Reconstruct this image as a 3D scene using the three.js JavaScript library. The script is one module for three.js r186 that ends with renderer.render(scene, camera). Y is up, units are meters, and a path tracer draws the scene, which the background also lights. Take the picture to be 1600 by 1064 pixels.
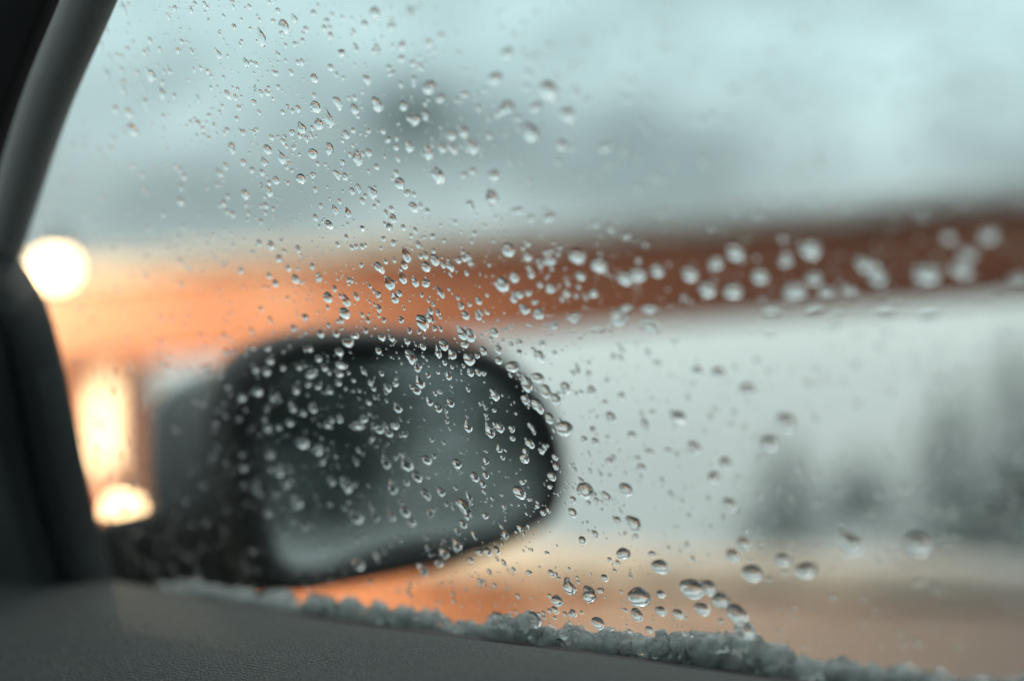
import * as THREE from 'three';
import { mergeGeometries, mergeVertices, toCreasedNormals } from 'three/addons/utils/BufferGeometryUtils.js';
import { RoundedBoxGeometry } from 'three/addons/geometries/RoundedBoxGeometry.js';
import { createNoise2D, createNoise3D } from 'simplex-noise';

// ------------------------------------------------------------------ camera, sky, sun, exposure
const V = (x, y, z) => new THREE.Vector3(x, y, z);
const scene = new THREE.Scene();
const FPX = 2222, PITCH = THREE.MathUtils.degToRad(2), EYE = V(0, 1.08, 0);      // photograph pixels (1600 x 1064), 50 mm lens
const camera = new THREE.PerspectiveCamera(2 * Math.atan(532 / FPX) * 180 / Math.PI, 1600 / 1064, 0.03, 2000);
camera.position.copy(EYE);
camera.rotation.x = PITCH;
camera.focus = 0.4755;                                        // on the rain-spotted glass
camera.userData.fStop = camera.getFocalLength() / 21;         // wide open
const renderer = new THREE.WebGLRenderer({ antialias: true });
renderer.toneMapping = THREE.LinearToneMapping;
renderer.toneMappingExposure = 1.0;
renderer.shadowMap.enabled = true;

let seed = 7;
const rnd = () => { seed = (seed + 0x6d2b79f5) | 0; let t = Math.imul(seed ^ (seed >>> 15), 1 | seed); t = (t + Math.imul(t ^ (t >>> 7), 61 | t)) ^ t; return ((t ^ (t >>> 14)) >>> 0) / 4294967296; };
const rr = (a, b) => a + (b - a) * rnd();
const n2 = createNoise2D(rnd), n3 = createNoise3D(rnd);
const smooth = (a, b, x) => { const t = Math.min(1, Math.max(0, (x - a) / (b - a))); return t * t * (3 - 2 * t); };

{ // overcast sky: pale cyan cloud deck with darker banks drifting all round
  const W = 1024, H = 512, d = new Float32Array(W * H * 4), banks = [];
  const bank = (az, el, ha, he, tilt, s) => banks.push([az, el, ha, he, tilt, s]);
  bank(-4.2, 10.6, 3.0, 1.9, -0.1, 0.78); bank(0.4, 9.6, 3.0, 1.2, -0.2, 0.4); bank(5.6, 8.7, 3.2, 2.0, -0.12, 0.78); bank(-13, 7.2, 4.4, 1.5, 0, 0.5); bank(-9, 8.4, 3, 1.1, -0.1, 0.25);
  for (let k = 0; k < 46; k++) bank(rr(20, 340), rr(5, 30), rr(4, 9), rr(1.5, 4), rr(-0.25, 0.25), rr(0.25, 0.6));
  for (let j = 0; j < H; j++) for (let i = 0; i < W; i++) {
    const el = ((j + 0.5) / H - 0.5) * 180, th = ((i + 0.5) / W - 0.5) * 2 * Math.PI;      // direction (cos th, sin th) in x, z
    let az = Math.atan2(Math.cos(th), -Math.sin(th)) * 180 / Math.PI;                      // 0 = -z, right positive
    const e = Math.max(0, el), c = Math.cos(el * Math.PI / 180), x = c * Math.cos(th), z = c * Math.sin(th), y = Math.sin(el * Math.PI / 180);
    const up = smooth(2, 16, e);
    let r = 0.51 + (0.485 - 0.51) * up, g = 0.625 + (0.685 - 0.625) * up, b = 0.615 + (0.70 - 0.615) * up;
    let k = (1 + 1.5 * Math.sin(e * Math.PI / 180)) / 1.22; r *= 1 + 0.28 * smooth(10, 45, e); b *= 1 - 0.06 * smooth(10, 45, e); k *= 1 + 0.07 * n3(x * 3, y * 6, z * 3) + 0.20 * n3(x * 10, y * 20, z * 10) + 0.16 * n3(x * 19 + 4, y * 34, z * 19);
    for (const [a, l, ha, he, tilt, s] of banks) {
      let da = ((az - a + 540) % 360) - 180; if (Math.abs(da) > 30) continue;
      const dl = el - l - tilt * da, q = (da / ha) ** 2 + (dl / he) ** 2;
      if (q < 9) k *= 1 - s * Math.exp(-q) * (1 + 0.3 * n3(x * 14, y * 22, z * 14));
    }
    const o = (j * W + i) * 4;
    d[o] = r * k; d[o + 1] = g * k; d[o + 2] = b * k; d[o + 3] = 1;
  }
  const sky = new THREE.DataTexture(d, W, H, THREE.RGBAFormat, THREE.FloatType);
  sky.mapping = THREE.EquirectangularReflectionMapping; sky.magFilter = THREE.LinearFilter; sky.minFilter = THREE.LinearFilter; sky.wrapS = THREE.RepeatWrapping; sky.needsUpdate = true;
  scene.background = sky; scene.environment = sky;
}
const sun = new THREE.DirectionalLight(0xfff6ea, 1.2);
sun.position.set(6, 18, -9); sun.target.position.set(0, 0, 0); sun.castShadow = true; sun.shadow.radius = 40;
Object.assign(sun.shadow.camera, { left: -15, right: 15, top: 15, bottom: -15, near: 0.5, far: 60 });
scene.add(sun, sun.target);

// ------------------------------------------------------------------ frames: photograph pixel -> ray; the car stands turned beside the camera's view
const R = V(1, 0, 0), U = V(0, Math.cos(PITCH), Math.sin(PITCH)), F = V(0, Math.sin(PITCH), -Math.cos(PITCH));
const NG = V(0, 0, 0).addScaledVector(R, 0.75).addScaledVector(U, 0.465).addScaledVector(F, 1).normalize();   // outward normal of the side window
const DG = 0.7497 / 2.2;                                                                                    // eye to window, metres
const OUT = V(NG.x, 0, NG.z).normalize(), PHI = Math.atan2(-OUT.z, OUT.x);
const CAR = EYE.clone().addScaledVector(OUT, -0.42); CAR.y = 0;
const toCar = new THREE.Matrix4().compose(CAR, new THREE.Quaternion().setFromAxisAngle(V(0, 1, 0), PHI), V(1, 1, 1)).invert();
const fromCar = toCar.clone().invert();
const ray = (px, py) => F.clone().addScaledVector(R, (px - 800) / FPX).addScaledVector(U, (532 - py) / FPX);
const at = (px, py, depth) => EYE.clone().addScaledVector(ray(px, py), depth);                               // world
const onGlass = (px, py, off = 0) => { const r = ray(px, py); return EYE.clone().addScaledVector(r, (DG + off) / NG.dot(r)); };
const G = (px, py, off = 0) => onGlass(px, py, off).applyMatrix4(toCar);                                     // in the car's own axes
const C = (px, py, depth) => at(px, py, depth).applyMatrix4(toCar);
const NL = NG.clone().transformDirection(toCar);
const carW = (x, y, z) => V(x, y, z).applyMatrix4(fromCar);

// ------------------------------------------------------------------ helpers
function obj(name, geometry, material, parent = scene, userData) {
  const m = new THREE.Mesh(geometry, material); m.name = name; m.castShadow = m.receiveShadow = true;
  if (userData) m.userData = userData;
  parent.add(m); return m;
}
const part = (name, parent) => { const g = new THREE.Group(); g.name = name; parent.add(g); return g; };
function grid(rows, closeU = false, flip = false) {              // rows of equally many points -> smooth sheet, uv in metres
  const p = [], uv = [], ix = [], n = rows[0].length; let u = 0;
  rows.forEach((row, i) => {
    if (i) u += row[n >> 1].distanceTo(rows[i - 1][n >> 1]);
    let v = 0; row.forEach((q, j) => { if (j) v += q.distanceTo(row[j - 1]); p.push(q.x, q.y, q.z); uv.push(u, v); });
  });
  for (let i = 0; i + 1 < rows.length; i++) for (let j = 0; j + 1 < n; j++) {
    const a = i * n + j, b = a + 1, c = a + n, d = c + 1;
    flip ? ix.push(a, c, b, b, c, d) : ix.push(a, b, c, b, d, c);
  }
  const g = new THREE.BufferGeometry();
  g.setAttribute('position', new THREE.Float32BufferAttribute(p, 3)); g.setAttribute('uv', new THREE.Float32BufferAttribute(uv, 2)); g.setIndex(ix); g.computeVertexNormals();
  return g;
}
function plate(points, normal, depth, bevel, curveSegments = 6) { // planar outline (3-D points) extruded along normal, edges rounded
  const o = points[0].clone(), n = normal.clone().normalize(), ex = points[1].clone().sub(o); ex.addScaledVector(n, -ex.dot(n)).normalize();
  const ey = n.clone().cross(ex), s = new THREE.Shape(points.map((q) => { const d = q.clone().sub(o); return new THREE.Vector2(d.dot(ex), d.dot(ey)); }));
  const g = new THREE.ExtrudeGeometry(s, { depth, bevelEnabled: bevel > 0, bevelThickness: bevel, bevelSize: bevel, bevelOffset: -bevel, bevelSegments: 5, curveSegments });
  g.applyMatrix4(new THREE.Matrix4().makeBasis(ex, ey, n).setPosition(o));
  return toCreasedNormals(g, 0.7);
}
function spline(list, n) { return new THREE.CatmullRomCurve3(list, false, 'centripetal').getPoints(n); }
function box(x0, x1, y0, y1, z0, z1, r = 0.01) { const g = new RoundedBoxGeometry(x1 - x0, y1 - y0, z1 - z0, 3, r); g.translate((x0 + x1) / 2, (y0 + y1) / 2, (z0 + z1) / 2); return g; }
function tex(w, h, fn, srgb = false) {
  const d = new Uint8Array(w * h * 4);
  for (let j = 0; j < h; j++) for (let i = 0; i < w; i++) { const c = fn(i / w, j / h), o = (j * w + i) * 4; for (let k = 0; k < 3; k++) d[o + k] = Math.max(0, Math.min(255, (Array.isArray(c) ? c[k] : c) * 255)); d[o + 3] = 255; }
  const t = new THREE.DataTexture(d, w, h); t.magFilter = THREE.LinearFilter; t.wrapS = t.wrapT = THREE.RepeatWrapping; if (srgb) t.colorSpace = THREE.SRGBColorSpace; t.needsUpdate = true; return t;
}
const tile = (u, v, f) => { const a = u * 2 * Math.PI, b = v * 2 * Math.PI; return n3(Math.cos(a) * f + 5, Math.sin(a) * f + Math.cos(b) * f, Math.sin(b) * f + 2); };
const std = (o) => new THREE.MeshPhysicalMaterial(o);
const lin = (r, g, b) => new THREE.Color().setRGB(r, g, b);

// ------------------------------------------------------------------ materials
const leather = (() => {                                          // creased vinyl grain: Worley cells, 48 per tile
  const N = 44, pts = []; for (let j = 0; j < N; j++) for (let i = 0; i < N; i++) pts.push([(i + rr(0.1, 0.9)) / N, (j + rr(0.1, 0.9)) / N]);
  return tex(768, 768, (u, v) => {
    const ci = Math.floor(u * N), cj = Math.floor(v * N); let a = 9, b = 9;
    for (let dj = -1; dj <= 1; dj++) for (let di = -1; di <= 1; di++) {
      const q = pts[((cj + dj + N) % N) * N + (ci + di + N) % N]; let x = Math.abs(u - q[0]), y = Math.abs(v - q[1]); x = Math.min(x, 1 - x); y = Math.min(y, 1 - y);
      const e = Math.hypot(x, y) * N; if (e < a) { b = a; a = e; } else if (e < b) b = e;
    }
    return 0.85 * smooth(0, 0.32, b - a) + 0.1 * tile(u, v, 9);
  });
})();
const leatherBig = leather.clone(); leatherBig.repeat.set(1 / 0.066, 1 / 0.066);
const fine = tex(512, 512, (u, v) => 0.5 + 0.25 * tile(u, v, 18) + 0.25 * tile(u, v, 40));
const fineMetre = fine.clone(); fineMetre.repeat.set(30, 30);
const M = {
  vinyl: std({ color: lin(0.038, 0.048, 0.049), roughness: 0.62, bumpMap: leatherBig, bumpScale: 0.002 }),
  plastic: std({ color: lin(0.026, 0.033, 0.034), roughness: 0.5, bumpMap: fineMetre, bumpScale: 0.0002 }),
  pillar: std({ color: lin(0.012, 0.012, 0.013), roughness: 0.95 }),
  sealGrey: std({ color: lin(0.55, 0.57, 0.56), roughness: 0.8, bumpMap: fineMetre, bumpScale: 0.0004 }),
  rubber: std({ color: lin(0.012, 0.013, 0.014), roughness: 0.7 }),
  shell: std({ color: lin(0.010, 0.012, 0.013), roughness: 0.55 }),
  armPaint: std({ color: lin(0.24, 0.28, 0.285), roughness: 0.4, clearcoat: 0.5, clearcoatRoughness: 0.2 }),
  paint: std({ color: lin(0.03, 0.036, 0.038), roughness: 0.35, clearcoat: 0.8, clearcoatRoughness: 0.1 }),
  mirror: std({ color: lin(0.55, 0.61, 0.62), metalness: 1, roughness: 0.03 }),
  glass: std({ color: lin(1, 1, 1), transmission: 1, roughness: 0, thickness: 0, ior: 1.3 }),
  water: std({ color: lin(1, 1, 1), transmission: 1, roughness: 0, thickness: 0.002, ior: 1.333 }),
  ice: std({ color: lin(0.88, 0.94, 0.94), transmission: 0.84, roughness: 0.2, thickness: 0.004, ior: 1.31 }),
  cloth: std({ color: lin(0.08, 0.085, 0.085), roughness: 0.95 }),
  tyre: std({ color: lin(0.02, 0.02, 0.02), roughness: 0.9 }), rim: std({ color: lin(0.4, 0.4, 0.4), metalness: 1, roughness: 0.35 }),
  lampMetal: std({ color: lin(0.03, 0.03, 0.03), roughness: 0.5, metalness: 0.4 }),
  needles: std({ color: lin(0.05, 0.078, 0.07), roughness: 0.9, side: THREE.DoubleSide }),
  bark: std({ color: lin(0.05, 0.04, 0.033), roughness: 0.95 }),
};

// ------------------------------------------------------------------ the setting: snow ground rising to a hill beyond the fence, wet road under the car
const terrain = (lx, lz) => {                                     // lx: metres to the right of the car's centre line
  const s = Math.max(0, lx - 4.9);
  return 0.16 * smooth(0.2, 2.6, s) + 0.05 * n2(lx * 0.5, lz * 0.5) * smooth(0.5, 3, s) + 0.012 * Math.max(0, s - 4) + 9 * smooth(22, 120, s) + 1.2 * n2(lx * 0.03, lz * 0.03) * smooth(20, 60, s);
};
{
  const xs = [], zs = []; for (let k = -40; k <= 60; k++) xs.push(2 + Math.sign(k) * (0.25 * Math.abs(k) + 0.00000003 * Math.abs(k) ** 5 * 12 + 0.003 * k * k));
  for (let k = -50; k <= 50; k++) zs.push(Math.sign(k) * (0.4 * Math.abs(k) + 0.00000004 * Math.abs(k) ** 5 * 14));
  const g = grid(xs.map((x) => zs.map((z) => carW(x, terrain(x, z), z))), false, false);
  const snowTex = tex(512, 512, (u, v) => { const k = 0.88 + 0.07 * tile(u, v, 3) + 0.05 * tile(u, v, 14); return [k * 0.98, k, k]; }, true); snowTex.repeat.set(0.12, 0.12);
  const snowBump = fine.clone(); snowBump.repeat.set(1.5, 1.5);
  obj('ground', g, std({ color: lin(0.82, 0.86, 0.86), map: snowTex, roughness: 0.9, bumpMap: snowBump, bumpScale: 0.02 }), scene, { kind: 'structure', label: 'snow covered field rising to a hill beyond the fence', category: 'ground' });
  const rows = []; for (let i = 0; i <= 8; i++) rows.push([-9, -4, 0, 0.6, 1].map((x, k) => { const z = [-30, -18, -8, 0, 2, 3.5, 5, 6.5, 34][i], e = 4.8 - 4.5 * smooth(2, 6, z), q = k < 3 ? x : k === 3 ? e * 0.5 : e; return carW(q, terrain(q, 0) + 0.02, z); }));
  const roadTex = tex(512, 512, (u, v) => 0.5 + 0.2 * tile(u, v, 6) + 0.3 * tile(u, v, 45), true); roadTex.repeat.set(0.8, 0.8);
  obj('road', grid(rows, false, true), std({ color: lin(0.045, 0.048, 0.05), map: roadTex, roughness: 0.8, bumpMap: roadTex, bumpScale: 0.004 }), scene, { kind: 'structure', label: 'dark wet asphalt road beneath the car', category: 'road' });
}

// ------------------------------------------------------------------ the car (one thing; parts and sub-parts), axes: x to its right side, y up, z to its rear
const car = new THREE.Group(); car.name = 'car'; car.position.copy(CAR); car.rotation.y = PHI; scene.add(car);
car.userData = { label: 'car seen from its seat, dark door, window pillar and side mirror', category: 'car' };
{
  const body = part('body', car);
  // outer flank below the belt line, front wing to tail
  const flank = (side) => { const rows = []; for (let i = 0; i <= 40; i++) { const z = -1.75 + i * 0.105, e = 1 - 0.12 * smooth(0.6, 1, Math.abs((z - 0.35) / 2.15)); const drop = z < -0.7 ? 0.12 * smooth(-0.7, -1.75, z) : 0;
    rows.push([[0.862, 0.972], [0.885, 0.95], [0.905, 0.86], [0.915, 0.7], [0.905, 0.55], [0.9, 0.4], [0.87, 0.28]].map(([x, y]) => V(side * x * e, y - drop * (y > 0.5 ? 1 : 0), z))); } return grid(rows, false, side < 0); };
  obj('flank', flank(1), M.paint, body); obj('flank', flank(-1), M.paint, body);
  const hood = []; for (let i = 0; i <= 12; i++) { const z = -1.75 + i * 0.075, y = 0.985 - 0.13 * smooth(-0.75, -1.75, z); hood.push([-0.78, -0.5, 0, 0.5, 0.78].map((x) => V(x, y + 0.03 * (1 - (x / 0.8) ** 2) - 0.02, z))); }
  obj('hood', grid(hood, false, true), M.paint, body);
  obj('floor_pan', box(-0.86, 0.86, 0.22, 0.28, -1.6, 2.3), M.cloth, body);
  obj('tailgate', box(-0.74, 0.74, 0.3, 1.0, 2.2, 2.42, 0.05), M.paint, body);
  obj('bumper', box(-0.78, 0.78, 0.3, 0.8, -1.86, -1.7, 0.05), M.paint, body);
  const roof = part('roof', car);
  const rows = [], rows2 = []; for (let i = 0; i <= 16; i++) { const z = -0.28 + i * 0.14, y = 1.43 - 0.05 * ((z - 0.6) / 1.2) ** 2; rows.push([-0.64, -0.55, 0, 0.55, 0.64].map((x) => V(x, y - 0.05 * (x / 0.64) ** 4, z))); rows2.push(rows[i].map((q) => q.clone().add(V(0, 0.035, 0)))); }
  obj('headliner', grid(rows, false, true), M.cloth, roof); obj('roof_skin', grid(rows2, false, true), M.paint, roof);
  obj('dashboard', box(-0.78, 0.78, 0.62, 0.97, -1.05, -0.66, 0.06), M.plastic, car);
  const seat = (x) => { const s = part('seat', car); obj('seat_cushion', box(x - 0.25, x + 0.25, 0.4, 0.56, -0.25, 0.28, 0.06), M.cloth, s); const b = new RoundedBoxGeometry(0.5, 0.66, 0.14, 3, 0.06); b.rotateX(0.35); b.translate(x, 0.82, 0.46); obj('backrest', b, M.cloth, s); };
  seat(0.4); seat(-0.4);
  const rs = part('rear_seat', car); obj('seat_cushion', box(-0.66, 0.66, 0.38, 0.56, 0.85, 1.35, 0.06), M.cloth, rs); obj('backrest', box(-0.66, 0.66, 0.5, 1.1, 1.3, 1.5, 0.06), M.cloth, rs);
  obj('far_door_card', box(-0.83, -0.76, 0.28, 0.97, -0.7, 1.3, 0.02), M.vinyl, car);
  for (const [x, z] of [[0.78, -1.25], [-0.78, -1.25], [0.78, 1.45], [-0.78, 1.45]]) {
    const w = part('wheel', car), t = new THREE.LatheGeometry([[0.19, -0.09], [0.28, -0.1], [0.315, -0.075], [0.32, 0], [0.315, 0.075], [0.28, 0.1], [0.19, 0.09]].map(([a, b]) => new THREE.Vector2(a, b)), 36), h = new THREE.CylinderGeometry(0.195, 0.195, 0.15, 28);
    for (const g of [t, h]) { g.rotateZ(Math.PI / 2); g.translate(x, 0.3405, z); }
    obj('tyre', t, M.tyre, w); obj('rim', h, M.rim, w);
  }
  for (const s of [-1, 1]) obj('window_post', plate([V(s * 0.81, 0.98, 0.36), V(s * 0.81, 0.98, 0.46), V(s * 0.655, 1.39, 0.5), V(s * 0.655, 1.39, 0.42)], V(-s * NL.x, -NL.y, 0), 0.03, 0.004), M.pillar, car);
  for (const s of [-1, 1]) obj('rear_post', plate([V(s * 0.8, 0.98, 1.5), V(s * 0.8, 0.98, 2.25), V(s * 0.655, 1.37, 1.95), V(s * 0.655, 1.37, 1.4)], V(-s * NL.x, -NL.y, 0), 0.03, 0.004), M.pillar, car);

  // ---- the door that fills the picture
  const door = part('front_door', car);
  const pane = [[-0.72, 0.95], [-0.60, 1.06], [-0.40, 1.235], [-0.24, 1.345], [-0.10, 1.385], [0.37, 1.39], [0.37, 0.95]].map(([z, y]) => { const t = (DG - (y - 1.08) * NL.y) / NL.x; return V(0.42 + t, y, z); });
  obj('window_pane', plate(pane, NL, -0.004, 0), M.glass, door);
  // padded door top: the crest follows the belt line, then rolls in and down
  const crest = G(840, 1020, -0.024); const xc = crest.x, yc = crest.y;
  const prof = [[0.021, -0.03], [0.018, -0.008], [0.013, -0.002], [0.006, -0.0002], [-0.006, 0], [-0.02, -0.001], [-0.036, -0.0035], [-0.055, -0.009], [-0.075, -0.018], [-0.092, -0.032], [-0.103, -0.052], [-0.108, -0.085], [-0.1, -0.2], [-0.085, -0.3], [-0.07, -0.45], [-0.06, -0.7]];
  const curve = spline(prof.map(([a, b]) => V(xc + a, yc + b, 0)), 70), drows = [];
  for (let i = 0; i <= 90; i++) { const z = -0.8 + i * 0.0225; drows.push(curve.map((q) => V(q.x + 0.004 * smooth(-0.3, -0.7, z), q.y + 0.0015 * n2(z * 5, q.x * 9) + 0.004 * smooth(-0.36, -0.6, z), z))); }
  obj('door_top', grid(drows, false, true), M.vinyl, door);
  // rubber belt seal between the padded top and the glass
  const lip = []; for (let i = 0; i <= 60; i++) { const z = -0.62 + i * 0.0165; const b = G(840, 1020, 0); lip.push([[-0.0225, -0.02], [-0.0215, -0.005], [-0.016, 0.0005], [-0.010, 0.0035], [-0.0055, 0.006], [-0.0045, 0.001], [-0.0045, -0.03]].map(([a, c]) => V(b.x + a + 0.0005, crest.y + c - 0.0085, z))); }
  obj('belt_seal', grid(lip, false, true), M.rubber, door);
  const outer = []; for (let i = 0; i <= 60; i++) { const z = -0.66 + i * 0.018; const b = G(840, 1020, 0); outer.push([[0.006, -0.03], [0.005, -0.012], [0.010, -0.009], [0.02, -0.013], [0.032, -0.024], [0.034, -0.05]].map(([a, c]) => V(b.x + a, crest.y + c - 0.002, z))); }
  obj('outer_seal', grid(outer, false, true), M.rubber, door);
  // triangular trim inside the mirror foot
  const sail = (list, off) => spline(list.map(([a, b]) => G(a, b, off)), 60);
  const edge = [[-40, 300], [6, 378], [26, 412], [44, 438], [66, 480], [86, 545], [112, 660], [142, 800], [164, 885], [178, 940], [186, 990]];
  obj('mirror_trim_panel', plate([...sail(edge, -0.012), G(-420, 1050, -0.012), G(-420, 300, -0.012)], NL.clone().negate(), 0.012, 0.004), M.plastic, door);
  const edge2 = [[-60, 430], [-8, 452], [22, 500], [44, 590], [66, 700], [92, 810], [118, 900], [140, 1000]];
  obj('mirror_trim_cover', plate([...sail(edge2, -0.022), G(-420, 1050, -0.022), G(-420, 430, -0.022)], NL.clone().negate(), 0.012, 0.005), M.plastic, door);

  const pil = part('window_pillar', car);
  const path = [[216, -190], [138, 0], [72, 158], [20, 320], [-12, 430], [-30, 520]].map(([a, b]) => G(a, b, -0.0105));
  obj('pillar_seal', new THREE.TubeGeometry(new THREE.CatmullRomCurve3(path), 80, 0.0088, 22), M.sealGrey, pil);
  obj('pillar_trim', plate([G(-300, -260, -0.004), G(180, -190, -0.004), G(96, 0, -0.004), G(32, 158, -0.004), G(-20, 320, -0.004), G(-60, 440, -0.004), G(-460, 470, -0.004)], NL.clone().negate(), 0.006, 0.002), M.pillar, pil);

  // ---- side mirror
  const sm = part('side_mirror', car);
  const mc = C(630, 715, 0.76), eyeL = EYE.clone().applyMatrix4(toCar), v = mc.clone().sub(eyeL).normalize(), want = V(0.16, -0.028, 1).normalize(), mn = want.sub(v).normalize();
  const eX = V(0, 1, 0).cross(mn).normalize(), eY = mn.clone().cross(eX);
  const onMirror = (px, py, off) => { const r = C(px, py, 1).sub(eyeL), t = (mc.clone().sub(eyeL).dot(mn) + off) / r.dot(mn); const q = eyeL.clone().addScaledVector(r, t).sub(mc); return new THREE.Vector2(q.dot(eX), q.dot(eY)); };
  const rimPx = [[362, 690], [364, 620], [378, 570], [412, 535], [470, 517], [560, 510], [650, 516], [730, 533], [800, 566], [848, 620], [876, 690], [880, 755], [864, 806], [815, 842], [740, 872], [640, 896], [540, 916], [450, 928], [402, 912], [376, 850], [364, 770]];
  const loop = new THREE.CatmullRomCurve3(rimPx.map(([a, b]) => { const q = onMirror(a, b, 0.0); return V(q.x, q.y, 0); }), true).getPoints(120).slice(0, 120);
  const cen = loop.reduce((s, q) => s.add(q), V(0, 0, 0)).multiplyScalar(1 / loop.length);
  const ring = (grow, off, push = 0) => { const l = loop.map((q) => { const d = q.clone().sub(cen); const k = 1 + grow / d.length(); return mc.clone().addScaledVector(eX, cen.x + d.x * k + push).addScaledVector(eY, cen.y + d.y * k).addScaledVector(mn, off); }); return [...l, l[0]]; };
  
  obj('housing', grid([ring(-0.0165, -0.004), ring(-0.0155, 0.005), ring(-0.012, 0.0095), ring(-0.004, 0.0085), ring(0, 0.002), ring(0.001, -0.012), ring(-0.001, -0.035), ring(-0.009, -0.058), ring(-0.026, -0.074), ring(-0.05, -0.082), ring(-0.064, -0.083)], false, true), M.shell, sm);
  // the silvered glass stops short of the housing on the door side
  const g2 = loop.map((q) => { const d = q.clone().sub(cen), k = 1 - 0.0168 / d.length(); return new THREE.Vector2(Math.max(cen.x + d.x * k, onMirror(408, 715, 0).x), cen.y + d.y * k); });
  obj('mirror_glass', plate(g2.map((q) => mc.clone().addScaledVector(eX, q.x).addScaledVector(eY, q.y).addScaledVector(mn, 0.0005)), mn, 0.002, 0), M.mirror, sm);
  // neck between door and housing, and its foot
  const neck = [[232, 640], [262, 606], [318, 578], [372, 566], [392, 600], [392, 800], [238, 806], [232, 740]].map(([a, b]) => C(a, b, 0.80));
  obj('mirror_arm', plate(neck, C(300, 700, 0.8).sub(eyeL).normalize(), 0.03, 0.008), M.armPaint, sm);
  const foot = [[110, 836], [165, 808], [240, 796], [330, 798], [430, 806], [470, 860], [470, 930], [300, 950], [130, 950]].map(([a, b]) => C(a, b, 0.78));
  obj('mirror_foot', plate(foot, C(300, 870, 0.8).sub(eyeL).normalize(), 0.05, 0.008), M.shell, sm);
}

// ------------------------------------------------------------------ timber fence with snow on its rails, lit by two warm lamps
const woodTex = tex(1024, 256, (u, v) => { const k = 0.62 + 0.22 * tile(u, v * 5, 1.6) * 0.7 + 0.12 * n2(u * 7, v * 60) + 0.08 * n2(u * 40, v * 160); return [0.62 + 0.38 * k, 0.5 + 0.5 * k, 0.45 + 0.5 * k]; }, true);
const wood = std({ color: lin(0.29, 0.10, 0.048), map: woodTex, bumpMap: woodTex, bumpScale: 0.004, roughness: 0.62, clearcoat: 0.25, clearcoatRoughness: 0.3 });
const wetWood = wood.clone(); wetWood.clearcoat = 1; wetWood.clearcoatRoughness = 0.12; wetWood.roughness = 0.45;
const snowMat = std({ color: lin(0.82, 0.86, 0.86), roughness: 0.9, bumpMap: fineMetre, bumpScale: 0.004 });
const post0 = at(140, 620, 2.42), farR = at(1600, 640, 1.76), FDIR = V(farR.x - post0.x, 0, farR.z - post0.z).normalize(), FN = V(0, 1, 0).cross(FDIR).multiplyScalar(-1); // FN: away from the road
if (FN.dot(OUT) < 0) FN.negate();
const fence = new THREE.Group(); fence.name = 'timber_fence'; fence.position.set(post0.x, 0, post0.z); scene.add(fence);
fence.userData = { label: 'orange brown two rail timber fence running beside the road', category: 'fence' };
const fl = (s, y, o) => V(0, y, 0).addScaledVector(FDIR, s).addScaledVector(FN, o);           // fence axes: along, up, away from the road
const hitFence = (px, py, off = 0) => { const r = ray(px, py), p0 = post0.clone().addScaledVector(FN, off), t = p0.sub(EYE).dot(FN) / r.dot(FN), q = EYE.clone().addScaledVector(r, t); return { s: q.clone().sub(post0).dot(FDIR), y: q.y }; };
function beam(fn, s0, s1, o0, o1, rag = 0.003) {             // sawn rail with eased edges: fn(s) = [bottom, top]
  const rows = [], r = 0.012;
  for (let i = 0; i <= 70; i++) {
    const s = s0 + (s1 - s0) * i / 70, [b, t] = fn(s), w = (k) => rag * n2(s * 3, k * 5);
    const sec = [[o0 + r, b], [o0 + 0.003, b + 0.004], [o0, b + r], [o0, (b + t) / 2], [o0, t - r], [o0 + 0.003, t - 0.004], [o0 + r, t], [o1 - r, t], [o1, t - r], [o1, b + r], [o1 - r, b], [o0 + r, b]];
    rows.push(sec.map(([o, y], k) => fl(s, y + w(k), o + w(k + 20) * 0.6)));
  }
  const g = grid(rows, false, true), cap = (row) => { const c = row.slice(0, -1), m = c.reduce((a, q) => a.add(q), V(0, 0, 0)).multiplyScalar(1 / c.length), p = []; c.forEach((q, k) => { const n = c[(k + 1) % c.length]; p.push(...m.toArray(), ...q.toArray(), ...n.toArray()); }); const e = new THREE.BufferGeometry(); e.setAttribute('position', new THREE.Float32BufferAttribute(p, 3)); e.setAttribute('uv', new THREE.Float32BufferAttribute(new Array(p.length / 3 * 2).fill(0), 2)); e.computeVertexNormals(); return e; };
  return mergeGeometries([g.toNonIndexed(), cap(rows[0]), cap(rows[70])]);
}
const lerpLine = (a, b) => (s) => a.y + (b.y - a.y) * (s - a.s) / (b.s - a.s);
const upB = lerpLine(hitFence(300, 560, -0.09), hitFence(1500, 472, -0.09)), upT = lerpLine(hitFence(300, 425, -0.09), hitFence(1500, 330, -0.09));
const loT = lerpLine(hitFence(880, 893, -0.09), hitFence(1400, 918, -0.09)), loB = (s) => loT(s) - 0.125;
obj('rail', beam((s) => [upB(s), upT(s)], -2.2, 3.2, -0.115, -0.068), wood, fence);
const frostTex = tex(512, 128, (u, v) => { const f = smooth(-0.15, 0.35, 0.5 * n2(u * 22, v * 3 + 3) + 0.35 * n2(u * 60, v * 14) + (u < 0.53 ? -0.72 + u * 0.25 : u > 0.63 ? 0.8 : -0.6 + (u - 0.53) * 14)), k = 0.75 + 0.2 * n2(u * 12, v * 40); return [f * 0.84 + (1 - f) * 0.86 * k, f * 0.80 + (1 - f) * 0.57 * k, f * 0.80 + (1 - f) * 0.42 * k]; }, true);
frostTex.repeat.set(1 / 5.4, 1 / 0.3);
obj('rail', beam((s) => [loB(s), loT(s)], -2.2, 3.2, -0.115, -0.068), std({ color: lin(1, 1, 1), map: frostTex, bumpMap: fineMetre, bumpScale: 0.002, roughness: 0.7 }), fence, { label: 'lower rail whitened by frost along one half' });
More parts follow.
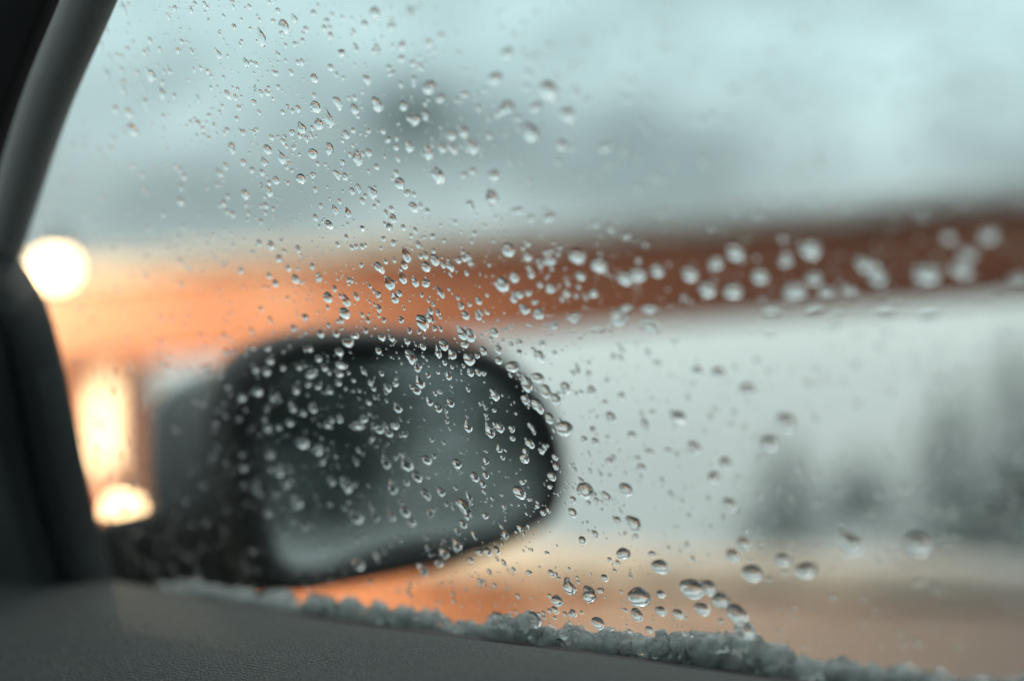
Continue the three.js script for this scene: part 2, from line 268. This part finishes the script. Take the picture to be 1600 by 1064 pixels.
for (const s of [-1.9, 0, 2.05]) {
  const g = new RoundedBoxGeometry(0.13, 1.34, 0.12, 4, 0.018); g.rotateY(Math.atan2(-FDIR.z, FDIR.x)); const q = fl(s, 0.67 - 0.03, 0); g.translate(q.x, q.y, q.z);
  obj('post', g, wetWood, fence);
}
{ // pale strip added on the post's road face for its bright streak of light
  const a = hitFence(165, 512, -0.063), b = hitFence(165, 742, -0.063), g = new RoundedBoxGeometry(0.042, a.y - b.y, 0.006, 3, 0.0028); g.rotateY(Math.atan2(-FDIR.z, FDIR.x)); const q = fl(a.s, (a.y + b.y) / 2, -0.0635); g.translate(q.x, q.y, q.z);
  obj('added_streak_strip', g, std({ color: lin(0.8, 0.78, 0.72), roughness: 0.35 }), fence);
}
function snowCap(name, topFn, hFn, label) {
  const root = obj(name, new THREE.BufferGeometry(), snowMat); const rows = [];
  for (let i = 0; i <= 160; i++) { const s = -2.2 + 5.4 * i / 160, h = hFn(s) * (0.9 + 0.18 * n2(s * 4, 3)), row = []; for (let k = 0; k <= 14; k++) { const a = k / 14 * Math.PI, o = -0.0915 - 0.036 * Math.cos(a) * (1 + 0.25 * Math.sin(a)); row.push(fl(s, topFn(s) - 0.004 + h * Math.sin(a) ** 0.7 + 0.004 * n2(s * 14, k * 0.7), o + 0.004 * n2(s * 9, k + 9))); } rows.push(row); }
  root.geometry = grid(rows, false, true); root.position.copy(fence.position); root.userData = { label, category: 'snow', group: 'snow lying on the fence rails' };
}
snowCap('snow_ridge', upT, (s) => 0.03 + 0.016 * smooth(1.1, 0.0, s), 'thick ridge of snow lying along the upper fence rail');
snowCap('snow_ridge_001', loT, () => 0.045, 'ridge of snow lying along the lower fence rail');
{ // pale stake behind the fence
  const q = at(226, 600, 2.75), h = q.y + 0.02, g = new THREE.CylinderGeometry(0.022, 0.026, h, 16, 6); g.translate(0, h / 2, 0); const tip = new THREE.ConeGeometry(0.022, 0.03, 16); tip.translate(0, h + 0.0148, 0);
  const o = obj('snow_stake', mergeGeometries([g, tip]), std({ color: lin(0.5, 0.42, 0.33), map: woodTex, roughness: 0.8 })); o.position.set(q.x, 0.0, q.z);
  o.userData = { label: 'thin pale stake standing behind the fence post', category: 'stake' };
}
function lamp(name, px, py, depth, radius, power, glow, label) {
  const p = at(px, py, depth), g = new THREE.Group(); g.name = name; g.position.copy(p); scene.add(g); g.userData = { label, category: 'lamp', group: 'warm lamps on the fence post' };
  const bulb = new THREE.SphereGeometry(radius, 28, 20);
  obj('glowing_globe', bulb, std({ color: lin(0.9, 0.8, 0.6), emissive: lin(1, 0.68, 0.36), emissiveIntensity: glow, roughness: 0.4 }), g);
  const cap = new THREE.LatheGeometry([[0.001, radius + 0.02], [radius * 0.6, radius + 0.016], [radius * 1.25, radius * 0.75], [radius * 1.2, radius * 0.66], [radius * 0.7, radius * 0.78]].map(([a, b]) => new THREE.Vector2(a, b)), 28);
  obj('cap', cap, M.lampMetal, g);
  const target = fence.position.clone().add(fl(0, p.y + 0.03, -0.066)).sub(p);                 // arm reaches the post's road face
  obj('arm', new THREE.TubeGeometry(new THREE.CatmullRomCurve3([V(0, radius + 0.016, 0), V(target.x * 0.3, radius + 0.04, target.z * 0.3), V(target.x * 0.8, 0.045, target.z * 0.8), target]), 24, 0.007, 10), M.lampMetal, g);
  const l = new THREE.PointLight(lin(1, 0.7, 0.4), power, 0, 2); l.castShadow = true; l.shadow.radius = radius / 0.02; l.name = 'lamp_glow'; g.add(l);
}
lamp('bracket_lamp', 86, 418, 1.95, 0.02, 0.28, 14, 'upper round warm lamp glowing on the fence post');
lamp('bracket_lamp_001', 192, 798, 2.0, 0.014, 2.1, 16, 'lower round warm lamp glowing on the fence post');
{ // floodlight on the next post along, its beam thrown along the rails
  const p = fence.position.clone().add(fl(-1.5, 1.5, -0.72)), to = fence.position.clone().add(fl(0.06, 1.1, -0.1)), g = new THREE.Group(); g.name = 'floodlight'; g.position.copy(p); scene.add(g);
  g.userData = { label: 'warm floodlight on the next fence post, aimed along the rails', category: 'lamp' };
  const d = to.clone().sub(p).normalize(), turn = new THREE.Quaternion().setFromUnitVectors(V(0, 0, 1), d);
  const can = new THREE.LatheGeometry([[0.001, -0.07], [0.03, -0.068], [0.05, -0.03], [0.058, 0.03], [0.055, 0.03], [0.047, -0.025], [0.001, -0.05]].map(([a, b]) => new THREE.Vector2(a, b)), 28); can.rotateX(Math.PI / 2); can.applyQuaternion(turn); obj('lamp_shade', can, M.lampMetal, g);
  const lens = new THREE.CylinderGeometry(0.045, 0.045, 0.004, 28); lens.rotateX(Math.PI / 2); lens.translate(0, 0, 0.005); lens.applyQuaternion(turn); obj('lamp_lens', lens, std({ color: lin(0.9, 0.8, 0.6), emissive: lin(1, 0.68, 0.36), emissiveIntensity: 12 }), g);
  const back = fence.position.clone().add(fl(-1.9, 1.27, -0.062)).sub(p); obj('arm', new THREE.TubeGeometry(new THREE.CatmullRomCurve3([d.clone().multiplyScalar(-0.06), back.clone().multiplyScalar(0.5).add(V(0, 0.06, 0)), back]), 20, 0.009, 10), M.lampMetal, g);
  const l = new THREE.SpotLight(lin(1, 0.68, 0.36), 84, 0, 0.215, 1, 2); l.position.copy(d).multiplyScalar(0.04); l.target.position.copy(d).multiplyScalar(2); l.castShadow = true; l.shadow.radius = 2; l.name = 'flood_glow'; g.add(l, l.target);
}

// ------------------------------------------------------------------ spruces: saplings in the snow beyond the fence, tall ones behind the car
function spruce(name, base, height, radius, branches, label, group, snowy = 0) {
  const g = new THREE.Group(); g.name = name; g.position.copy(base); scene.add(g); g.userData = { label, category: 'tree' }; if (group) g.userData.group = group;
  const tr = new THREE.CylinderGeometry(0.012 * height * 0.3, 0.03 * height * 0.6, height * 0.97, 10, 6); tr.translate(0, height * 0.485 - 0.02, 0); obj('trunk', tr, M.bark, g);
  const p = [], q = [];
  for (let k = 0; k < branches; k++) {
    const t = Math.pow((k + rnd()) / branches, 0.8), y = height * (0.06 + 0.92 * t), len = radius * (1 - t) ** 0.85 * rr(0.7, 1.1) + 0.02 * height, a = k * 2.39996 + rr(-0.3, 0.3), dx = Math.cos(a), dz = Math.sin(a);
    for (let i = 0; i < 16; i++) {
      const f = (i + 0.5) / 16, cx = dx * len * f, cz = dz * len * f, cy = y - len * (0.35 * f - 0.15 * f * f), side = (i % 2 ? 1 : -1) * len * 0.34 * (1.05 - f) * rr(0.7, 1.3) + 0.0, w = len * 0.05;
      const tx = cx + dx * len * 0.16 - dz * side, tz = cz + dz * len * 0.16 + dx * side, ty = cy - rr(0, 0.12) * len;
      (rnd() < snowy ? q : p).push(cx - dx * w, cy + w, cz - dz * w, cx + dx * w, cy - w, cz + dz * w, tx, ty, tz);
    }
  }
  const mk = (a) => { const b = new THREE.BufferGeometry(); b.setAttribute('position', new THREE.Float32BufferAttribute(a, 3)); b.computeVertexNormals(); return b; };
  const crown = obj('crown', mk(p), M.needles, g);
  if (q.length) obj('snow_load', mk(q), snowMat, crown, { kind: 'stuff' });
}
function saplingAt(name, px, topPy, depth, radius, label) {
  const d = at(px, 700, depth), l = d.clone().applyMatrix4(toCar), y = terrain(l.x, l.z), top = at(px, topPy, depth).y;
  spruce(name, V(d.x, y - 0.01, d.z), top - y, radius, 95, label, undefined, 0.34);
}
saplingAt('spruce_sapling', 1228, 655, 8.6, 0.44, 'small round spruce sapling in the snow behind the fence');
saplingAt('spruce_sapling_001', 1590, 480, 6.6, 0.66, 'tallest spruce sapling in the snow, seen between the fence rails');
saplingAt('spruce_sapling_002', 1010, 790, 12, 0.22, 'tiny distant spruce sapling in the snow field');
saplingAt('spruce_sapling_003', 1345, 690, 9.6, 0.5, 'low spruce sapling between the round one and the taller ones');
saplingAt('spruce_sapling_004', 1485, 555, 7.6, 0.5, 'middle sized spruce sapling beside the tallest one in the snow');
[[2.25, 12.6, 8.5], [1.2, 11.8, 8], [5.0, 12.4, 8.5], [7.2, 12.5, 8.5], [0.2, 17, 10], [6.4, 17, 10.5], [2.4, 16.5, 9]].forEach(([x, z, h], k) => {
  const b = carW(x, terrain(x, z) - 0.05, z);
  spruce('spruce_tree' + (k ? '_' + String(k).padStart(3, '0') : ''), b, h, h * 0.17, 420, 'tall dark spruce standing on the roadside behind the car', 'spruces behind the car', 0.14);
});

// ------------------------------------------------------------------ rain on the window
const EZ = V(0, 0, 1).transformDirection(fromCar), EV = NG.clone().cross(EZ).normalize(); if (EV.y < 0) EV.negate();   // in the glass: to the rear, and up
const relDepth = (px, py) => (1 + 0.75 * (px - 800) / FPX + 0.465 * (532 - py) / FPX) * 2.2;
const coc = (px, py) => Math.abs(relDepth(px, py) - 1 / camera.focus) * 0.021 * FPX;
function dropGeometry(kind, seg, rings) {                        // unit outline (about 1 x 1), bulging along +z, flat foot at z = 0
  const ph = rr(0, 6.28), ph2 = rr(0, 6.28), a1 = kind === 2 ? 0.17 : 0.05, a2 = kind === 2 ? 0.1 : 0.03, out = (a) => {
    let r = 0.5 * (1 + a1 * Math.cos(2 * a + ph) + a2 * Math.cos(3 * a + ph2) + 0.5 * a2 * Math.cos(5 * a + ph));
    let x = r * Math.cos(a), y = r * Math.sin(a);
    if (kind === 1) { const t = (y + 0.5); x *= 1.06 - 0.72 * smooth(0.35, 1.05, t); y *= 1.06; }                    // tear: narrow at the top
    return [x, y];
  };
  const p = [], ix = [], sag = kind === 1 ? 0.16 : 0.1;
  for (let j = 0; j <= rings; j++) { const f = Math.sin(j / rings * Math.PI / 2), z = Math.pow(Math.max(0, 1 - f * f), 0.6) * 0.31; for (let i = 0; i < seg; i++) { const [x, y] = out(i / seg * 2 * Math.PI); p.push(x * f, y * f - sag * z * (1 - f * 0.5), z * (1 - 0.28 * y * f)); } }
  for (let j = 0; j < rings; j++) for (let i = 0; i < seg; i++) { const a = j * seg + i, b = j * seg + (i + 1) % seg, c = a + seg, d = b + seg; if (j) ix.push(a, c, b); ix.push(b, c, d); }
  const dome = new THREE.BufferGeometry(); dome.setAttribute('position', new THREE.Float32BufferAttribute(p, 3)); dome.setIndex(ix); dome.computeVertexNormals();
  for (let i = 0; i < seg; i++) { dome.attributes.normal.setXYZ(i, 0, 0.05, 1); }
  const fp = [0, 0, 0], fi = [], fnn = [0, 0, -1]; for (let i = 0; i < seg; i++) { const [x, y] = out(i / seg * 2 * Math.PI); fp.push(x, y, 0); fnn.push(0, 0, -1); fi.push(0, 1 + (i + 1) % seg, 1 + i); }
  const foot = new THREE.BufferGeometry(); foot.setAttribute('position', new THREE.Float32BufferAttribute(fp, 3)); foot.setAttribute('normal', new THREE.Float32BufferAttribute(fnn, 3)); foot.setIndex(fi);
  return mergeGeometries([dome, foot]);
}
const shapes = [0, 1, 2].map((k) => Array.from({ length: 6 }, () => dropGeometry(k, 30, 12)));
const small = [0, 1, 2].map((k) => dropGeometry(k === 1 ? 2 : 0, 14, 6));
const spots = [];
const crop = (ox, oy, k, list) => { for (const [x, y, w, h] of list) spots.push([ox + x / k, oy + y / k, w / k, (h ?? w) / k]); };
crop(0, 0, 2.956, [[565,35,28,60],[475,115,35,50],[455,195,35,60],[505,265,30,45],[490,340,35,55],[690,345,40,65],[560,405,35,60],[655,395,25,50],[745,430,35,55],[668,485,28,60],[530,505,40,45],[610,600,50,60],[590,520,40,50],[355,440,35,50],[330,490,30,40],[380,560,40,40],[385,635,40,40],[775,78,18,40],[705,575,25,35],[755,588,25,30],[770,765,30,35],[845,815,35,40],[830,930,40,45],[855,668,22,25],[910,570,22,28],[905,625,25,25],[1005,250,25,40],[1132,288,25,40],[925,315,18,28],[893,322,18,25],[1050,438,28,42],[1085,450,20,28],[1100,497,20,28],[1170,473,20,28],[1195,520,16,25],[1090,548,20,25],[1203,430,20,30],[1232,428,22,30],[1175,410,14,25],[1282,402,16,22],[1203,170,35,75],[1308,125,45,60],[1298,157,22,28],[1355,85,30,40],[1342,335,20,28],[1393,288,22,30],[1448,362,30,38],[1285,255,14,28],[1375,503,22,30],[1327,492,16,20],[1303,518,18,22],[1455,495,40,50],[1515,545,35,75],[1470,575,38,45],[1390,590,35,50],[1440,592,16,22],[1347,612,22,28],[1383,627,20,25],[1415,642,18,28],[1438,632,14,20],[1458,630,10,18],[1557,475,35,48],[1520,688,38,42],[1443,710,42,38],[1297,725,35,55],[1327,733,10,20],[1233,692,35,40],[1305,653,20,28],[1252,635,20,26],[1218,747,28,40],[1208,797,24,30],[1272,833,28,35],[1240,885,30,40],[1388,826,40,42],[1443,808,22,28],[1555,807,26,38],[1465,756,16,20],[1500,760,12,14],[1130,898,35,45],[1068,685,32,45],[1120,750,28,35],[1008,797,32,45],[1040,768,28,38],[1205,855,20,28],[1160,785,25,30],[1455,1005,22,30],[1515,1038,32,40],[1545,968,22,42],[1567,930,14,24],[1030,940,30,35],[1225,950,25,30],[1072,990,30,35],[1045,600,24,28],[1035,615,20,25],[985,580,22,26],[1105,603,16,22],[912,455,20,40],[1010,517,18,24],[972,405,18,22],[1003,402,14,22],[972,352,18,22],[1030,358,14,22],[880,50,18,25],[1030,76,16,22],[1077,122,18,25],[945,55,12,20],[957,33,14,18],[825,42,12,18],[1075,32,14,30],[1150,32,18,24],[1240,8,18,24],[1257,97,18,22],[1197,92,14,22],[1013,158,14,20],[1113,192,14,22],[835,192,20,26],[870,200,14,24],[1572,245,30,35],[1525,312,28,30],[1525,165,28,32],[1495,130,28,30],[1395,188,22,22],[1410,135,25,28],[1358,203,20,22],[1505,97,28,30],[1445,60,30,30],[1280,50,25,25],[565,220,20,25],[612,263,22,28],[780,330,25,30],[755,330,22,30]]);
crop(530, 0, 2.956, [[162,60,50,55],[115,112,38,40],[325,55,45,50],[240,122,45,40],[290,212,45,42],[160,235,35,32],[10,245,30,35],[413,198,45,45],[470,165,50,45],[288,270,42,35],[340,292,40,35],[238,338,40,30],[125,368,36,36],[415,405,60,55],[468,455,50,40],[172,485,48,55],[68,505,34,42],[580,437,50,40],[720,362,70,60],[965,415,80,90],[775,245,70,60],[890,265,80,50],[770,500,80,60],[910,495,70,55],[1055,530,80,70],[295,490,40,40],[350,555,50,45],[400,535,40,40],[30,622,28,36],[62,602,22,24],[135,605,24,24],[200,605,24,30],[82,732,42,52],[135,705,28,34],[320,677,40,48],[410,705,45,60],[475,685,40,45],[522,685,45,45],[575,612,50,50],[615,680,60,60],[520,625,50,45],[880,610,70,90],[1025,670,60,60],[172,770,24,26],[262,800,26,34],[278,848,46,46],[312,892,30,34],[25,815,22,32],[88,870,18,40],[58,883,22,28],[150,888,34,56],[118,905,16,24],[106,928,22,30],[180,937,16,24],[160,953,16,22],[240,965,22,28],[215,985,18,34],[340,957,36,46],[375,952,22,26],[405,975,26,28],[247,1010,30,38],[230,1048,24,34],[295,1050,22,26],[38,980,24,44],[105,1053,18,20],[455,812,50,66],[575,808,40,38],[615,790,40,40],[715,810,60,55],[600,940,36,36],[705,910,60,60],[827,970,50,40],[970,1000,60,50],[225,645,30,30],[262,680,30,30],[1235,680,90,60]]);
crop(1060, 0, 2.956, [[570,140,80],[260,420,90],[240,560,70],[945,340,95],[1140,320,85],[1295,395,85],[1480,470,70],[340,60,60],[545,500,60],[1050,720,70],[760,720,60],[650,760,60],[1215,580,60],[80,290,70]]);
crop(0, 350, 2.956, [[1035,187,50,30],[930,212,40,30],[660,153,30,20],[822,72,22,20],[955,92,30,35],[975,68,25,25],[1125,73,25,25],[1195,90,30,36],[1250,100,35,40],[1297,80,22,24],[1285,160,36,36],[1110,215,40,36],[1240,240,30,36],[1270,275,34,36],[1330,205,30,30],[1362,255,34,42],[1392,272,20,24],[1440,195,26,32],[1470,245,30,38],[1375,115,28,34],[1558,95,18,26],[1515,8,24,24],[1512,340,38,48],[1407,430,32,36],[1355,480,36,36],[1478,505,36,36],[1552,505,32,34],[1410,500,26,28],[1160,492,36,40],[1245,440,30,36],[1080,405,30,30],[1020,340,34,36],[1245,630,44,44],[1228,678,48,48],[1178,672,44,44],[1235,572,40,40],[1115,798,52,52],[1188,772,52,52],[1258,800,44,44],[1430,575,34,34],[1470,620,36,36],[1438,690,66,40],[1497,663,34,36],[1565,590,34,40],[1567,650,36,38],[1565,690,36,36],[1562,730,32,36],[1380,660,36,36],[1305,662,38,38],[1422,738,38,38],[1467,750,36,36],[1520,770,36,36],[1365,763,44,44],[1443,848,44,46],[1350,850,44,44],[1398,872,40,40],[1567,900,36,40],[1510,925,40,42],[1335,915,44,46],[1285,938,44,44],[1232,940,50,50],[1395,1010,60,60],[1470,1030,44,44]]);
crop(530, 350, 2.956, [[28,350,34,56],[22,412,44,50],[78,335,22,38],[307,140,32,66],[298,186,26,44],[398,145,24,32],[440,167,34,50],[400,198,36,44],[510,195,30,40],[375,150,18,24],[550,168,26,30],[597,152,30,34],[570,130,22,26],[183,202,32,48],[213,174,16,22],[228,270,40,62],[290,247,30,52],[348,265,28,44],[400,273,38,34],[255,340,32,48],[276,320,24,26],[178,325,22,30],[182,390,22,34],[160,372,12,20],[380,327,16,22],[410,352,14,20],[434,372,14,20],[420,402,20,30],[455,410,22,32],[465,312,22,58],[285,442,20,32],[383,455,48,66],[412,430,32,44],[565,502,40,62],[605,515,40,60],[578,555,32,34],[563,378,24,36],[582,422,32,36],[548,340,18,24],[642,428,28,32],[643,355,26,36],[716,502,34,44],[467,484,16,26],[482,558,34,50],[455,590,24,52],[385,565,24,32],[520,600,32,44],[598,625,44,52],[665,585,28,34],[638,608,22,26],[734,580,28,40],[736,632,30,30],[802,660,56,46],[328,612,42,52],[358,660,26,42],[313,540,26,30],[370,727,36,56],[356,768,32,40],[503,700,24,38],[605,685,28,36],[641,685,20,32],[668,690,20,24],[486,640,20,24],[716,790,34,46],[514,825,28,40],[457,850,28,40],[414,818,26,40],[224,755,34,34],[260,738,26,30],[268,848,36,42],[86,927,48,44],[113,898,36,40],[185,947,42,42],[230,965,36,38],[256,930,38,38],[303,970,28,32],[592,932,34,52],[693,950,34,70],[740,940,34,44],[797,946,24,34],[800,990,22,24],[737,1035,26,36],[880,1015,34,36],[935,1045,26,34],[895,950,20,44],[972,900,40,40],[915,840,42,60],[862,735,44,72],[918,710,50,44],[955,775,50,50],[860,810,34,44],[1000,810,44,50],[1040,945,66,66],[1130,995,28,36],[1182,1005,34,36],[780,120,52,60],[808,245,48,44],[752,280,56,60],[888,230,40,40],[832,325,40,40],[875,318,36,36],[805,345,36,36],[855,393,46,44],[920,415,46,54],[905,360,40,30],[975,298,50,44],[928,280,36,36],[1050,320,44,44],[1175,320,50,50],[1115,240,50,50],[870,150,44,46],[975,165,56,50],[1100,150,70,66],[1200,190,70,72],[1320,250,70,70],[1380,235,80,70],[1470,215,70,70],[990,470,44,44],[1085,435,70,44],[1290,440,80,70],[1325,390,70,50],[1435,395,70,60],[1440,475,80,70],[1195,490,60,40],[925,610,44,50],[937,553,34,36],[832,548,32,36],[833,593,24,34],[700,530,24,24],[1100,668,30,50],[1165,770,40,44],[1255,895,44,52],[1240,985,26,30],[1350,975,40,40],[1410,920,40,60],[1445,870,40,40],[1560,890,60,60],[1305,795,40,40],[1045,755,40,50],[203,68,18,24],[248,87,20,30],[230,14,26,30],[105,22,18,28],[55,108,18,24],[120,97,14,18],[100,190,16,24],[40,258,20,26],[140,287,14,20],[240,525,24,34],[195,522,30,32],[72,515,36,30],[40,545,50,44],[205,443,18,26],[130,443,20,30],[180,585,26,30],[8,650,28,40],[8,690,24,32],[112,680,28,26],[145,733,28,28]]);
crop(1060, 350, 2.956, [[610,115,105,110],[265,130,90,90],[380,240,90,90],[175,180,80,80],[55,230,80,80],[135,300,80,85],[500,165,90,90],[540,310,110,100],[630,250,95,95],[685,315,95,95],[860,185,105,105],[920,225,105,130],[255,310,90,90],[790,310,95,95],[1150,230,128,130],[1310,210,125,125],[1440,50,128,128],[1580,260,128,128],[1340,140,120,120],[1250,60,115,115],[960,410,105,90],[1160,420,115,90],[630,400,95,80],[430,410,90,80],[90,680,60,60],[185,690,70,70],[320,765,75,75],[500,915,90,85],[420,1015,80,80],[10,895,60,60],[75,1035,60,60]]);
crop(0, 700, 2.922, [[1180,205,52,60],[1350,245,60,64],[1300,165,50,56],[1445,235,40,70],[1220,295,60,60],[1510,150,44,50],[1230,30,60,50],[1450,10,50,50],[1470,60,44,44],[1150,470,60,60],[1330,330,50,60],[1385,355,50,56],[1110,90,56,56],[1270,105,60,60]]);
crop(530, 700, 2.922, [[822,203,46,58],[572,275,50,74],[590,220,24,44],[305,65,48,72],[210,60,40,64],[537,72,34,44],[618,132,32,44],[670,58,22,36],[668,124,24,32],[655,165,26,30],[660,197,20,20],[845,48,34,44],[850,18,24,34],[925,12,24,34],[985,42,24,30],[990,85,24,32],[970,130,30,40],[836,155,22,26],[1122,195,72,64],[1310,190,56,56],[1220,222,36,40],[1066,236,24,34],[1066,295,34,40],[1270,332,32,36],[1345,345,60,60],[1232,60,34,34],[1380,90,40,40],[1175,240,24,28],[1415,18,40,40],[1500,12,40,40],[1145,105,20,28],[932,295,24,28],[955,285,16,28],[668,308,28,32],[565,348,32,36],[756,393,26,42],[826,368,20,40],[478,480,40,50],[535,440,40,50],[455,525,40,40],[380,550,48,56],[643,475,28,30],[678,475,30,36],[720,468,28,32],[600,512,28,28],[745,440,16,20],[685,565,24,30],[720,508,18,24],[708,627,24,26],[795,554,22,22],[865,568,24,24],[968,572,24,34],[988,575,16,18],[1000,595,16,16],[1046,632,46,66],[1142,670,56,62],[995,698,44,48],[985,740,26,34],[1068,755,26,34],[1030,757,16,24],[1182,800,44,56],[960,675,18,20],[1212,593,28,30],[1086,592,12,16],[1110,422,30,34],[1298,483,56,50],[1468,543,66,64],[1428,483,34,28],[1370,682,84,84],[1360,762,44,56],[1193,650,26,26],[1470,745,44,44],[1470,668,36,38],[1550,758,44,44],[1572,625,30,36],[890,785,52,64],[733,785,50,70],[1015,905,44,60],[412,298,30,44],[240,175,40,70],[160,300,40,70],[75,310,60,70],[30,165,56,64],[355,130,40,50],[300,290,44,50],[280,245,30,44],[395,210,36,48],[465,200,34,40],[235,310,40,50],[305,155,30,36],[400,55,40,40],[617,400,20,50],[540,380,24,40],[330,340,40,40],[85,530,60,60],[1235,510,20,22],[1418,830,34,30],[825,842,30,30]]);
crop(1060, 700, 2.922, [[65,645,90,90],[140,640,60,70],[195,695,70,70],[110,735,60,60],[215,70,60,60],[235,258,60,60],[790,432,110,100],[1095,437,110,110],[300,435,60,60],[340,572,80,80],[585,557,90,80],[480,508,70,70],[250,490,60,60],[165,135,60,60],[270,760,80,90],[305,835,80,80],[520,230,45,60],[635,250,45,55],[370,220,40,52],[440,325,36,44],[440,425,34,40]]);
for (const s of spots) { const c = 1.15 * coc(s[0], s[1]); for (const k of [2, 3]) s[k] = Math.sqrt(Math.max(s[k] * s[k] - c * c, ((k === 2 ? 0.27 : 0.33) * s[k]) ** 2)) * 1.16; }
spots.sort((a, b) => b[2] * b[3] - a[2] * a[3]);
function place(o, px, py, w, h, flat) {
  const q = onGlass(px, py, 0.00006), d = 1 / relDepth(px, py), tilt = rr(0.02, 0.42), bx = EZ.clone(), by = EV.clone(), c = Math.cos(tilt), s = Math.sin(tilt);
  const ex = bx.clone().multiplyScalar(c).addScaledVector(by, s), ey = by.multiplyScalar(c).addScaledVector(bx, -s), sx = w / FPX * d / 0.8, sy = h / FPX * d / 0.92, sz = Math.min(sx, sy) * flat;
  o.matrix.makeBasis(ex.multiplyScalar(sx), ey.multiplyScalar(sy), NG.clone().multiplyScalar(sz)).setPosition(q);
  return o.matrix;
}
const zoneOf = (px, py) => { const l = G(px, py); return py > 830 ? 'low on the window above the slush' : l.z < -0.40 ? 'beside the window pillar' : l.y > 1.13 ? 'high on the window glass' : l.z > -0.24 ? 'on the window glass behind the mirror, toward the rear' : 'on the window glass level with the side mirror'; };
const few = Math.min(300, spots.length);
for (let k = 0; k < few; k++) {
  const [px, py, w, h] = spots[k], long = h / w, kind = long > 1.55 ? 1 : rnd() < 0.22 ? 2 : long > 1.32 && rnd() < 0.5 ? 1 : 0, area = w * h / relDepth(px, py) ** 2, size = area > 75 ? 'large' : area > 30 ? 'medium' : 'small';
  const o = obj('raindrop' + (k ? '_' + String(k).padStart(3, '0') : ''), shapes[kind][k % 6], M.water);
  place(o, px, py, w, h, rr(0.85, 1.1)).decompose(o.position, o.quaternion, o.scale);
  const what = `${size} ${['rounded', 'tear shaped', 'irregular'][kind]} raindrop ${zoneOf(px, py)}`;
  o.userData = { label: what, category: 'raindrop', group: what };
}
{
  const list = spots.slice(few).map((s) => [...s]);
  for (let k = 0; k < 9000; k++) {
    const px = rr(60, 1600), py = rr(0, 1010), clump = n2(px / 120, py / 120) * 0.5 + n2(px / 45, py / 45) * 0.5; if (clump < -0.15 && rnd() < 0.8) continue;
    const z = G(px, py).z; if (z < -0.52) continue;
    const w = 1.8 + 6.5 * Math.pow(rnd(), 4) + 1.2 * rnd(); if (px > 1000 && rnd() < 0.5) continue; list.push([px, py, w * 0.85, w * rr(0.95, 1.4)]);
  }
  small.forEach((g, k) => {
    const mine = list.filter((_, i) => i % 3 === k), o = new THREE.InstancedMesh(g, M.water, mine.length), t = new THREE.Object3D(); o.name = ['fine_rain', 'fine_rain_001', 'fine_rain_002'][k];
    mine.forEach(([px, py, w, h], i) => o.setMatrixAt(i, place(t, px, py, w, h, 0.95)));
    o.userData = { kind: 'stuff', label: 'fine specks of rain scattered over the whole window', category: 'rain', group: 'fine rain specks' }; scene.add(o);
  });
}
{ // wet slush caught along the foot of the glass
  const top = [[230, 915], [260, 902], [300, 905], [330, 915], [420, 925], [500, 922], [560, 935], [600, 936], [640, 950], [700, 965], [760, 945], [820, 952], [880, 978], [950, 984], [1010, 990], [1060, 978], [1110, 976], [1180, 992], [1260, 1012], [1330, 1030], [1450, 1045], [1620, 1075]].map(([a, b]) => G(a, b));
  const lumps = [], yAt = (z) => { let k = 0; while (k < top.length - 2 && top[k + 1].z < z) k++; const a = top[k], b = top[k + 1]; return a.y + (b.y - a.y) * Math.max(0, Math.min(1, (z - a.z) / (b.z - a.z))); };
  const unit = new THREE.IcosahedronGeometry(1, 2);
  for (let k = 0; k < 560; k++) {
    const z = -0.505 + 0.40 * (k + rnd()) / 560, low = 0.973, h = low + (yAt(z) - low) * 0.88, r = rr(0.0016, 0.0036) + 0.0044 * rnd() ** 3, y = low + (h - low - r * 0.7) * Math.sqrt(rnd()), t = (DG - (y - 1.08) * NL.y) / NL.x, g = unit.clone(), pos = g.attributes.position, sx = rr(0.3, 0.6), so = k * 3.1;
    for (let i = 0; i < pos.count; i++) { const q = V().fromBufferAttribute(pos, i), m = 1 + 0.3 * n3(q.x * 1.3 + so, q.y * 1.3, q.z * 1.3) + 0.18 * n3(q.x * 3.4, q.y * 3.4 + so, q.z * 3.4); pos.setXYZ(i, q.x * m * r * sx, q.y * m * r, q.z * m * r * 1.15); }
    g.deleteAttribute('uv'); g.deleteAttribute('normal'); const m = mergeVertices(g, 1e-6); m.computeVertexNormals();
    const c = V(0.42 + t, y, z).addScaledVector(NL, r * sx * 1.12 + 0.0004); m.translate(c.x, c.y, c.z); lumps.push(m);
  }
  const g = mergeGeometries(lumps); g.applyMatrix4(fromCar);
  obj('slush', g, M.ice, scene, { kind: 'stuff', label: 'lumpy wet slush caught along the bottom edge of the window', category: 'slush' });
}
renderer.render(scene, camera);
